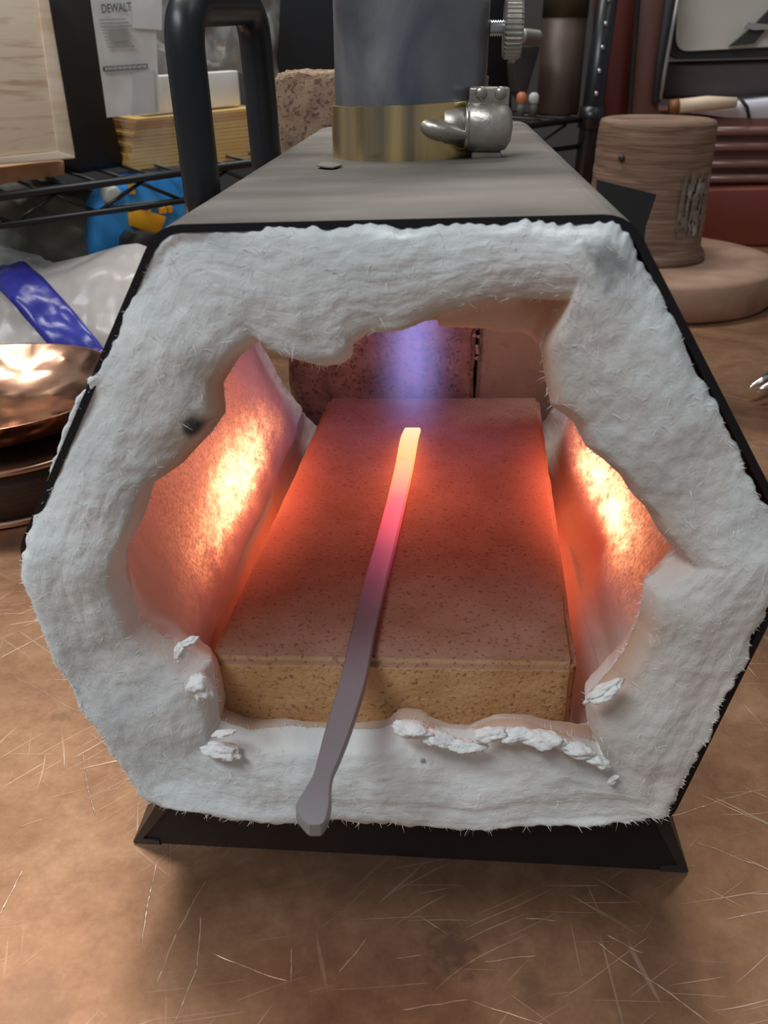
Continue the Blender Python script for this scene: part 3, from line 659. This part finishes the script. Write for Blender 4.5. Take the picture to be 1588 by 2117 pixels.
for side in (1, -1):
    k0 = len(V)
    for j in range(NV+1):
        for i in range(NU+1): V.append(bagpt(i/NU, j/NV, side))
    for j in range(NV):
        for i in range(NU):
            f = (k0+j*(NU+1)+i, k0+j*(NU+1)+i+1, k0+(j+1)*(NU+1)+i+1, k0+(j+1)*(NU+1)+i); F.append(f if side < 0 else f[::-1])
pyd('bag_film', V, F, film, bag, True)
V, F = [], []; N1 = 40
for i in range(N1+1):
    t = i/N1; xc = 20+200*t; yc = 575+210*t
    # the strip runs diagonally over the front face
    for s in np.linspace(-1, 1, 9):
        x = xc+s*40; y = yc-s*16; yt = np.interp(x, tx[:, 0], tx[:, 1]); v = min(max((y-yt)/(740-yt), 0), 1); u = (x+80)/460
        p = bagpt(u, v, 1)+np.array([0, -.0016, .0020+.0008*math.cos(s*9)]); V.append(p)
for i in range(N1):
    for s in range(8): F.append((i*9+s, i*9+s+1, (i+1)*9+s+1, (i+1)*9+s))
zp = pyd('zip_closure', V, F, film2, bag, True); zp['label'] = 'blue closure strip'
so = zp.modifiers.new('s', 'SOLIDIFY'); so.thickness = .0012

# ------------------------------------------------------------------ wire shelf
wire = mat('black_wire', (.012, .012, .013), .35, .3)
sf = empty('wire_shelf', (SA[0]+.2, SA[1]+.2, 0), 'black wire shelving rack crossing behind the forge', 'shelf')
wp = lambda x, y, v=0.: onS(x, y, v)
tube('rail', [wp(-150, 427), wp(1225, 243)], .0038, wire, sf, 12)
tube('rail', [wp(-150, 487), wp(1215, 300)], .0030, wire, sf, 12)
xs = list(range(-150, 1240, 88)); 
for i, x in enumerate(xs[:-1]):
    y0 = 418-(x)*.1363; y1 = 466-(x)*.1363
    a, b = ((x, y0), (x+88, y1-12)) if i % 2 else ((x, y1), (x+88, y0-12))
    tube('truss_wire', [wp(*a), wp(*b)], .0017, wire, sf, 8)
L0, L1 = wp(-150, 427), wp(1225, 243)
for k in range(30):
    t = (k+.5)/30; p = L0*(1-t)+L1*t; tube('shelf_wire', [p+[0, 0, .0015], p+SN*.30+[0, 0, .0015]], .0015, wire, sf, 6)
tube('rail', [L0+SN*.30, L1+SN*.30], .0038, wire, sf, 10)
pb = wp(1213, 243); ptop = wp(1222, -60); pdir = np.array([0, 0, 1.])
pc = np.array([pb[0], pb[1], 0])
tube('post', [pc+[0, 0, 0], pc+[.012, 0, .34]], .0125, mat('black_post', (.018, .019, .022), .3, .4), sf, 24)
for k in range(7):
    z = .16+k*.0245-.0; lathe('post_stud', [(0, -.003), (.0030, -.002), (.0022, .002), (0, .003)], pc+np.array([.0002+.012*z/.34, -.0122, z]), bright, sf, 12)
lathe('collar', [(.0126, -.012), (.0165, -.012), (.0155, .012), (.0126, .012)], np.array([pc[0]+.006, pc[1], .158]), bpy.data.materials['black_post'], sf, 24)
pl = np.array([L0[0]-.0, L0[1], 0]); tube('post', [pl, pl+[0, 0, .34]], .0125, bpy.data.materials['black_post'], sf, 16)

def slab(name, px, v, depth, m, parent=None, bevel=0., sink=0.):
    return prism(name, [np.maximum(onS(x, y, v), (-9, -9, 0)) for x, y in px], SN*depth, m, parent, bevel)
# pine box
pine = mat('pine_ply', (.95, .82, .64), .55, 0, col2=(.55, .37, .2), nscale=3.0, detail=4, stretch=(2, 2, 22), ramp=(.52, .72), bump=.1, distort=2.2)
pine2 = mat('pine_edge', (.95, .84, .68), .55, 0, col2=(.72, .57, .4), nscale=6, stretch=(2, 2, 14), bump=.05)
pine3 = mat('pine_block_end', (.42, .24, .12), .6, 0, col2=(.52, .32, .18), nscale=20)
pb_ = empty('pine_box', onS(40, 335, .02), 'pale pine plywood box at the top left on the wire shelf', 'box')
slab('board', [(-140, -80), (66, -80), (120, 312), (-140, 338)], .024, .008, pine, pb_, .001)
slab('edge_strip', [(67, -80), (88, -80), (156, 322), (121, 326)], .022, .04, pine2, pb_, .001)
slab('bottom_strip', [(-140, 339), (120, 313), (156, 323), (156, 328), (-140, 352)], .021, .04, pine2, pb_, .001)
wb = slab('wood_block', [(-60, 352), (84, 336), (133, 332), (134, 362), (90, 368), (-60, 392)], .06, .06, pine3, None, .001); tag(wb, 'small orange-brown wood block under the pine box', 'wood block')
# black case
blk = mat('matte_black', (.012, .011, .011), .55, 0, col2=(.022, .02, .02), nscale=20)
cs = slab('black_case', [(60, -80), (180, -80), (222, 180), (262, 345), (160, 362), (120, 340)], .075, .12, blk, None, .006); tag(cs, 'matte black case standing beside the pine box on the shelf', 'case')
# paper stack and bag with labels
yel = mat('kraft_yellow', (.72, .42, .10), .6, 0, col2=(.82, .55, .18), nscale=8, stretch=(1, 1, 50))
yel2 = mat('kraft_orange', (.62, .30, .07), .6)
ep = empty('envelope_stack', onS(400, 345, .06), 'stack of yellow kraft envelopes inside a clear bag behind the handle', 'envelopes')
ys = np.linspace(352, 246, 15)
for k in range(14):
    y0, y1 = ys[k], ys[k+1]+.8; j = rng.uniform(-3, 3); sk = -.10
    l = 272+k*.6+j; r = 536+j
    slab('envelope', [(l, y0+0), (r, y0-26), (r, y1-26), (l, y1)], .055, .13, yel2 if k in (11, 12) else yel, ep)
wh = mat('white_paper', (.82, .84, .84), .5, 0, col2=(.88, .88, .88), nscale=10)
wpk = slab('paper_packet', [(300, 240), (498, 216), (492, 146), (312, 158)], .07, .02, wh, None, .001); tag(wpk, 'white paper packet standing on the envelope stack', 'packet')
foil = mat('crinkled_film', (.20, .20, .19), .18, .5, col2=(.45, .45, .44), nscale=18, detail=4, bump=1., bscale=35, distort=2.)
def crinkle(name, px, v, m, parent=None, amp=.006, f=26, nu=40, nv=30, thick=.0006):
    (x0, y0), (x1, y1), (x2, y2), (x3, y3) = px; V, F = [], []
    for j in range(nv+1):
        for i in range(nu+1):
            a, b = i/nu, j/nv; x = (x0*(1-a)+x1*a)*(1-b)+(x3*(1-a)+x2*a)*b; y = (y0*(1-a)+y1*a)*(1-b)+(y3*(1-a)+y2*a)*b
            x += 6*noise.noise(Vector((a*4, b*6, v*90)))*(1 if a in (0, 1) else .3); p = onS(x, y, v); p = p-SN*amp*(fbm(p, f, 3)+.3*math.sin(a*math.pi)); V.append(p)
    for j in range(nv):
        for i in range(nu): k = j*(nu+1)+i; F.append((k, k+1, k+nu+2, k+nu+1))
    o = pyd(name, V, F, m, parent, True); s = o.modifiers.new('s', 'SOLIDIFY'); s.thickness = thick; return o
fo = crinkle('foil_pouch', [(300, -60), (560, -60), (500, 150), (310, 160)], .10, foil, None, .010, 22, 50, 40, .004); tag(fo, 'dark silvery crinkled pouch seen through the handle', 'pouch')
clear = mat('clear_poly', (.75, .78, .78), .12, 0, alpha=.05, bump=.8, bscale=45)
lb = empty('labelled_bag', onS(230, 240, .03), 'clear plastic bag with a white printed label hanging before the envelopes', 'bag')
card = mat('label_card', (.66, .67, .66), .35, 0, col2=(.76, .76, .75), nscale=60, detail=3)
lc = slab('label_card', [(180, -60), (318, -60), (330, 232), (222, 243)], .036, .0012, card, lb)
slab('white_panel', [(272, -60), (335, -60), (335, 62), (276, 58)], .034, .001, mat('glossy_white', (.74, .75, .77), .2), lb)
slab('inner_card', [(275, 150), (318, 144), (322, 232), (272, 240)], .0345, .001, mat('grey_card', (.6, .61, .61), .35), lb)
ink = mat('black_ink', (.03, .03, .03), .6); gink = mat('grey_ink', (.30, .30, .29), .6)
def text(body, pxl, pxr, yb, v, m, parent, shear=0):
    cu = bpy.data.curves.new('t', 'FONT'); cu.body = body; cu.size = 1; cu.offset = .02
    to = bpy.data.objects.new('t', cu); COL.objects.link(to); bpy.context.view_layer.update()
    me = bpy.data.meshes.new_from_object(to.evaluated_get(bpy.context.evaluated_depsgraph_get())); bpy.data.objects.remove(to)
    xs_ = [v_.co.x for v_ in me.vertices]; x0, x1 = min(xs_), max(xs_); hh = max(v_.co.y for v_ in me.vertices)
    for v_ in me.vertices:
        u = (v_.co.x-x0)/(x1-x0); w = v_.co.y/hh
        v_.co = Vector(onS(pxl[0]+(pxr[0]-pxl[0])*u-shear*w, pxl[1]+(pxr[1]-pxl[1])*u-yb*w, v))
    return link('lettering', me, m, parent)
text('DEWALT', (211, 27), (273, 22), 18, .0335, ink, lb, 2)
for k in range(9):
    y = 40+k*7; slab('print_line', [(206+k*2, y), (262+(k % 3)*4+k, y-2), (262+(k % 3)*4+k, y+.5), (206+k*2, y+2.5)], .0338, .0004, gink, lb)
slab('print_block', [(228, 64), (262, 62), (266, 84), (232, 86)], .0337, .0004, gink, lb)
for q in ([(213, 138), (304, 132), (304, 134), (213, 140)], [(214, 146), (305, 140), (305, 142), (214, 148)], [(213, 138), (216, 138), (217, 147), (214, 147)], [(303, 132), (305, 132), (306, 142), (304, 142)]):
    slab('print_frame', q, .0337, .0004, ink, lb)
for k in range(8): slab('print_mark', [(220+k*10, 141-k*.6), (227+k*10, 140.6-k*.6), (227+k*10, 143.6-k*.6), (220+k*10, 144-k*.6)], .0336, .0004, gink, lb)
crinkle('clear_film', [(180, -60), (345, -60), (350, 345), (262, 330)], .026, clear, lb, .008, 30)
cb = crinkle('clear_wrap', [(250, 60), (565, 20), (552, 335), (275, 358)], .045, clear, ep, .008, 22)
cl2 = crinkle('clear_film_edge', [(520, -60), (578, -60), (570, 200), (520, 290)], .05, mat('smoky_film', (.25, .26, .25), .2, .1, alpha=.75, bump=.8, bscale=40), None, .010, 30); 
cl2.name = 'plastic_wrap'; tag(cl2, 'smoky clear plastic wrap hanging right of the handle', 'wrap')
# black boxes behind the tube
b1 = slab('black_box', [(545, -80), (1060, -80), (1060, 252), (545, 320)], .13, .13, mat('navy_black', (.012, .014, .018), .5, 0), None, .004); tag(b1, 'large blue-black box behind the burner tube', 'box')
# brown roll, canister, small parts, right of the tube
br = empty('brown_canister', onS(1150, 238, .05), 'tall brown canister with an olive top band beside the shelf post', 'canister')
cpos = onS(1150, 250, .05); brn = mat('brown_metal', (.045, .026, .018), .5, .3, col2=(.065, .042, .028), nscale=8, stretch=(1, 1, .2))
lathe('canister_body', [(0, 0), (.026, 0), (.027, .004), (.027, .108), (0, .108)], (cpos[0], cpos[1], .158), brn, br, 40)
lathe('canister_band', [(0, .108), (.0275, .108), (.0275, .16), (0, .16)], (cpos[0], cpos[1], .158), mat('olive_band', (.05, .045, .022), .5, .2), br, 40)
for (x, y, c, nm, lab) in ((1076, 200, (.5, .17, .07), 'capped_marker', 'small marker with orange cap standing on the shelf'), (1101, 201, (.5, .5, .48), 'capped_marker', 'small marker with silver cap standing on the shelf')):
    p = onS(x, 240, .02); t_ = onS(x, y, .02); e_ = empty(nm, p, lab, 'marker', None)
    lathe('barrel', [(0, 0), (.0048, 0), (.0048, t_[2]-p[2]-.006), (0, t_[2]-p[2]-.006)], p, mat('grey_barrel', (.10, .11, .10), .5), e_, 16)
    lathe('cap', [(.0048, 0), (.006, .001), (.006, .009), (.003, .012), (0, .012)], p+np.array([0, 0, t_[2]-p[2]-.007]), mat('cap_paint', c, .4), e_, 16)
q = onS(1095, 77, .02); p_ = onS(1078, 75, .02); zb = empty('threaded_rod', q, 'short shiny threaded rod behind the thumb screw', 'rod')
d_ = (q-p_)/np.linalg.norm(q-p_); tube('thread', [p_+d_*.0012*i for i in range(22)], [.0085 if i % 2 else .0068 for i in range(22)], mat('dull_thread', (.3, .3, .29), .4, .8), zb, 16)
slab('bracket', [(1078, 95), (1118, 95), (1085, 210), (1066, 190), (1062, 130)], .035, .012, mat('dark_bracket', (.05, .045, .042), .5, .3), zb, .001)

# below the shelf
jg = empty('blue_jug', onS(290, 500, .10), 'blue plastic jug with white cap and yellow-orange label under the wire shelf', 'jug')
blue = mat('blue_plastic', (.03, .25, .75), .35, 0, col2=(.05, .36, .85), nscale=6)
orng = mat('orange_label', (1.0, .52, .02), .45, 0, col2=(.9, .40, .02), nscale=30)
slab('jug_body', [(196, 545), (198, 440), (222, 395), (280, 362), (400, 350), (430, 400), (430, 545)], .045, .045, blue, jg, .008)
slab('jug_cap', [(219, 420), (222, 392), (240, 384), (252, 398), (240, 424)], .040, .02, mat('white_cap', (.62, .66, .62), .4), jg, .002)
slab('label', [(268, 440), (292, 434), (345, 448), (330, 486), (300, 478), (270, 468)], .040, .008, orng, jg, .001)
for a in ([(268, 380), (276, 379), (280, 400), (272, 402)], [(300, 438), (312, 434), (314, 440), (302, 444)], [(330, 432), (344, 428), (346, 440), (332, 442)], [(348, 428), (356, 426), (358, 438), (350, 440)], [(262, 424), (330, 416), (330, 424), (262, 431)]):
    slab('label_print', a, .040, .006, orng, jg)
pf = slab('black_clamp', [(262, 494), (274, 480), (290, 486), (300, 482), (340, 486), (340, 540), (258, 540)], .015, .02, blk, None, .001); tag(pf, 'black toothed clip in front of the blue jug', 'clip')
cloth = mat('olive_cloth', (.085, .088, .068), .9, 0, col2=(.15, .15, .125), nscale=12, detail=5, bump=.5, bscale=30, distort=1.5)
def lump(name, c, r, m, seed, label, cat, amp=.25):
    bm = bmesh.new(); bmesh.ops.create_icosphere(bm, subdivisions=5, radius=1)
    for v in bm.verts:
        d = 1+amp*fbm(v.co+Vector((seed*5, 0, 0)), 1.6, 4)-.12*abs(fbm(v.co+Vector((seed, 3, 0)), 3., 3)); p = Vector((v.co.x*r[0]*d, v.co.y*r[1]*d, v.co.z*r[2]*d)); v.co = p+Vector(c); v.co.z = max(v.co.z, .0005)
    return tag(frombm(name, bm, m, None, True), label, cat)
g0 = onS(45, 470, .14); lump('folded_cloth', (g0[0], g0[1], .045), (.13, .045, .072), cloth, 1, 'dull olive crumpled cloth bundle under the wire shelf', 'cloth')
g1 = onS(10, 520, .06); lump('grey_bag', (g1[0]-.02, g1[1], .03), (.085, .04, .042), mat('grey_fabric', (.22, .23, .23), .8, 0, col2=(.28, .29, .29), nscale=8, bump=.2, bscale=40), 4, 'smooth light grey cloth pouch at the left edge below the shelf', 'pouch', .12)

# ------------------------------------------------------------------ wooden stake block (right)
wd = mat('weathered_wood', (.13, .072, .045), .75, 0, col2=(.25, .16, .11), nscale=5, detail=8, stretch=(3, 3, 45), bump=.5, bscale=12, ramp=(.35, .7), distort=.8)
wd2 = mat('disc_wood', (.20, .11, .07), .75, 0, col2=(.33, .21, .15), nscale=18, detail=8, bump=.3, bscale=60, ramp=(.35, .7))
wc = np.array([.212, .770, 0]); sk = empty('wooden_stump', wc, 'weathered brown wooden stump on a round wooden disc base', 'wooden block')
def rough(r, h, a, k): return r*(1+.012*noise.noise(Vector((math.cos(a)*3, math.sin(a)*3, h*60)))+.010*noise.noise(Vector((math.cos(a)*1.5, math.sin(a)*1.5, h*240)))) if r > .02 else r
lathe('disc_base', [(0, 0), (.136, 0), (.140, .004), (.140, .033), (.137, .0375), (.110, .039), (.106, .037), (.08, .037), (0, .037)], wc, wd2, sk, 96, 'Z', True, rough)
prof = [(0, .036), (.066, .036), (.064, .046)]+[(.0605-.0035*(h-.046)/.12, h) for h in np.arange(.048, .168, .0022)]+[(.0555, .1700), (.050, .1715), (.046, .1700), (0, .1700)]
lathe('column', prof, wc, wd, sk, 120, 'Z', True, rough)
hole = lathe('nail_hole', [(0, .001), (.0028, .001), (.0028, -.004), (0, -.004)], (0, 0, 0), blk, None, 16)
hp = wc+np.array([-.040, -.0445, .138]); hole.parent = sk; hole.location = Vector(hp)-Vector(wc); hole.rotation_euler = (math.radians(90), 0, math.radians(-42))
V, F = [], []
for i in range(25):   # torn silver tape / foil patch
    a = math.radians(-72+i*1.5)
    for j in range(13): 
        z = .066+.060*j/12; r_ = .0600+.0012+.0009*noise.noise(Vector((i*.6, j*.7, 0))); V.append(wc+np.array([r_*math.cos(a), r_*math.sin(a), z+.004*noise.noise(Vector((i*.5, 0, 3)))]))
for i in range(24):
    for j in range(12):
        if noise.noise(Vector((i*.45, j*.42, 5))) > -.22+.22*max(abs(i-12)/12, abs(j-6)/6): F.append((i*13+j, (i+1)*13+j, (i+1)*13+j+1, i*13+j+1))
pyd('foil_patch', V, F, mat('scuffed_foil', (.20, .18, .16), .4, .4, col2=(.45, .44, .41), nscale=60, detail=6, bump=.8, bscale=120, ramp=(.5, .7)), sk, True)
# dark sheet leaning between forge and stump
ds = prism('dark_sheet', [onY(x, y, .44) if y < 500 else onY(x, y, .44)*[1, 1, 0] for x, y in ((1235, 372), (1358, 402), (1335, 470), (1338, 560), (1250, 560))], (0, .004, 0), mat('dark_rubber', (.015, .017, .018), .7)); 
tag(ds, 'torn dark rubber sheet standing between the forge and the wooden stump', 'rubber sheet')

# ------------------------------------------------------------------ red cabinet at right
red = mat('dark_red_paint', (.13, .022, .016), .38, .1, col2=(.16, .035, .025), nscale=5, rvar=.06)
redb = mat('red_brown', (.15, .06, .045), .4, .1, col2=(.11, .04, .03), nscale=5)
rc = empty('red_cabinet', (.42, 1.05, 0), 'dark red metal cabinet with a glazed panel behind the wooden stump', 'cabinet')
def ys_(name, px, Y, d, m, parent=None, bevel=0.): return prism(name, [np.maximum(onY(x, y, Y), (-9, -9, 0)) for x, y in px], (0, d, 0), m, parent, bevel)
ys_('corner_post', [(1238, -80), (1322, -80), (1300, 250), (1290, 560), (1225, 560)], 1.06, .05, red, rc, .004)
ys_('corner_post', [(1325, -80), (1392, -80), (1362, 210), (1355, 560), (1290, 560), (1302, 250)], 1.05, .05, redb, rc, .004)
for a in ([(1240, -80), (1248, -80), (1240, 240), (1232, 240)], [(1322, -80), (1328, -80), (1304, 240), (1298, 240)]): ys_('post_seam', a, 1.045, .01, blk, rc)
ys_('body', [(1355, 392), (1760, 385), (1760, 640), (1355, 640)], 1.02, .30, red, rc, .004)
ys_('body_top', [(1360, 245), (1760, 238), (1760, 400), (1360, 400)], 1.05, .27, redb, rc, .002)
for y in (268, 300, 336, 366):
    tube('rib', [onY(1362, y+4, 1.045), onY(1760, y-4+6, 1.045)], .0058, mat('rib_paint', (.20, .10, .085), .3, .2) if y == 268 else bpy.data.materials['rib_paint'], rc, 12)
ys_('ledge', [(1368, 128), (1760, 118), (1760, 186), (1520, 200), (1368, 206)], 1.10, .10, mat('mauve_ledge', (.075, .052, .052), .5, 0, col2=(.045, .033, .034), nscale=7), rc, .006)
ys_('black_trim', [(1388, -80), (1410, -80), (1372, 150), (1366, 212), (1350, 214), (1360, 120)], 1.04, .02, blk, rc, .001)
tube('bright_trim', [onY(1408, -40, 1.035), onY(1390, 60, 1.035), onY(1374, 150, 1.035), onY(1366, 205, 1.035)], .0022, mat('grey_trim', (.3, .3, .3), .4, .5), rc, 8)
fr = rounded(np.array([onY(x, y, 1.09) for x, y in ((1392, -140), (1760, -140), (1760, 112), (1380, 124))]), .02)
prism('panel_frame', list(fr), (0, .02, 0), blk, rc)
pn = rounded(np.array([onY(x, y, 1.085) for x, y in ((1410, -140), (1760, -140), (1760, 88), (1396, 107))]), .018)
prism('glazed_panel', list(pn), (0, .008, 0), mat('cream_panel', (.46, .46, .41), .35, 0, col2=(.56, .53, .47), nscale=4), rc)
ys_('dark_strap', [(1508, 96), (1556, 56), (1640, -30), (1690, -30), (1640, 30), (1584, 60), (1560, 90)], 1.078, .006, mat('strap', (.03, .034, .03), .5), rc)
ys_('strap_buckle', [(1546, 46), (1600, 52), (1606, 60), (1560, 62), (1536, 58)], 1.072, .005, mat('buckle_grey', (.28, .29, .27), .4), rc)
# things on the cabinet ledge
bh = empty('paint_brush', onY(1440, 232, 1.02), 'brush with brown end and cream wooden handle lying on the red cabinet', 'brush')
tube('brush_end', [onY(1384, 221, 1.035), onY(1402, 220, 1.035)], [.008, .0095], mat('brown_end', (.22, .08, .02), .5), bh, 16)
tube('brush_handle', [onY(1402, 220, 1.035), onY(1460, 214, 1.035), onY(1522, 212, 1.035)], [.0085, .0088, .006], mat('cream_wood', (.62, .49, .36), .5), bh, 16)
pw = ys_('folded_paper', [(1430, 234), (1450, 222), (1600, 204), (1700, 200), (1700, 248), (1500, 243)], 1.05, .05, mat('blue_white_paper', (.55, .58, .68), .6, 0, col2=(.66, .66, .70), nscale=20), None, .001); tag(pw, 'folded bluish white paper on the red cabinet under the brush handle', 'paper')
sr = tube('dark_string', [onY(1532, 205, 1.04), onY(1545, 222, 1.042), onY(1549, 244, 1.044)], .0022, blk, None, 8); tag(sr, 'dark cord looped over the folded paper', 'cord')
# pliers jaw at the right edge
sil = mat('polished_steel', (.75, .75, .74), .15, 1.)
pj = empty('pliers', onZ(1600, 820, .01), 'polished steel plier jaws poking in at the right edge on the bench', 'pliers')
for (a, b, c) in (((1551, 801), (1585, 780), (1650, 735)), ((1566, 808), (1592, 796), (1660, 760))):
    P3 = [onZ(*a, .010), onZ(*b, .013), onZ(*c, .012)]; vs, fs = tubebm(P3, [.0012, .0032, .0055], 14); pyd('jaw', vs, fs, sil, pj, True)
tube('grip', [onZ(1650, 745, .012), onZ(1780, 690, .010)], .0075, mat('red_grip', (.4, .04, .03), .5), pj, 12)
for o in bpy.data.objects:
    if o.type == 'MESH' and o.parent is None and not o.get('kind') and not o.get('label'): print('UNLABELLED', o.name)
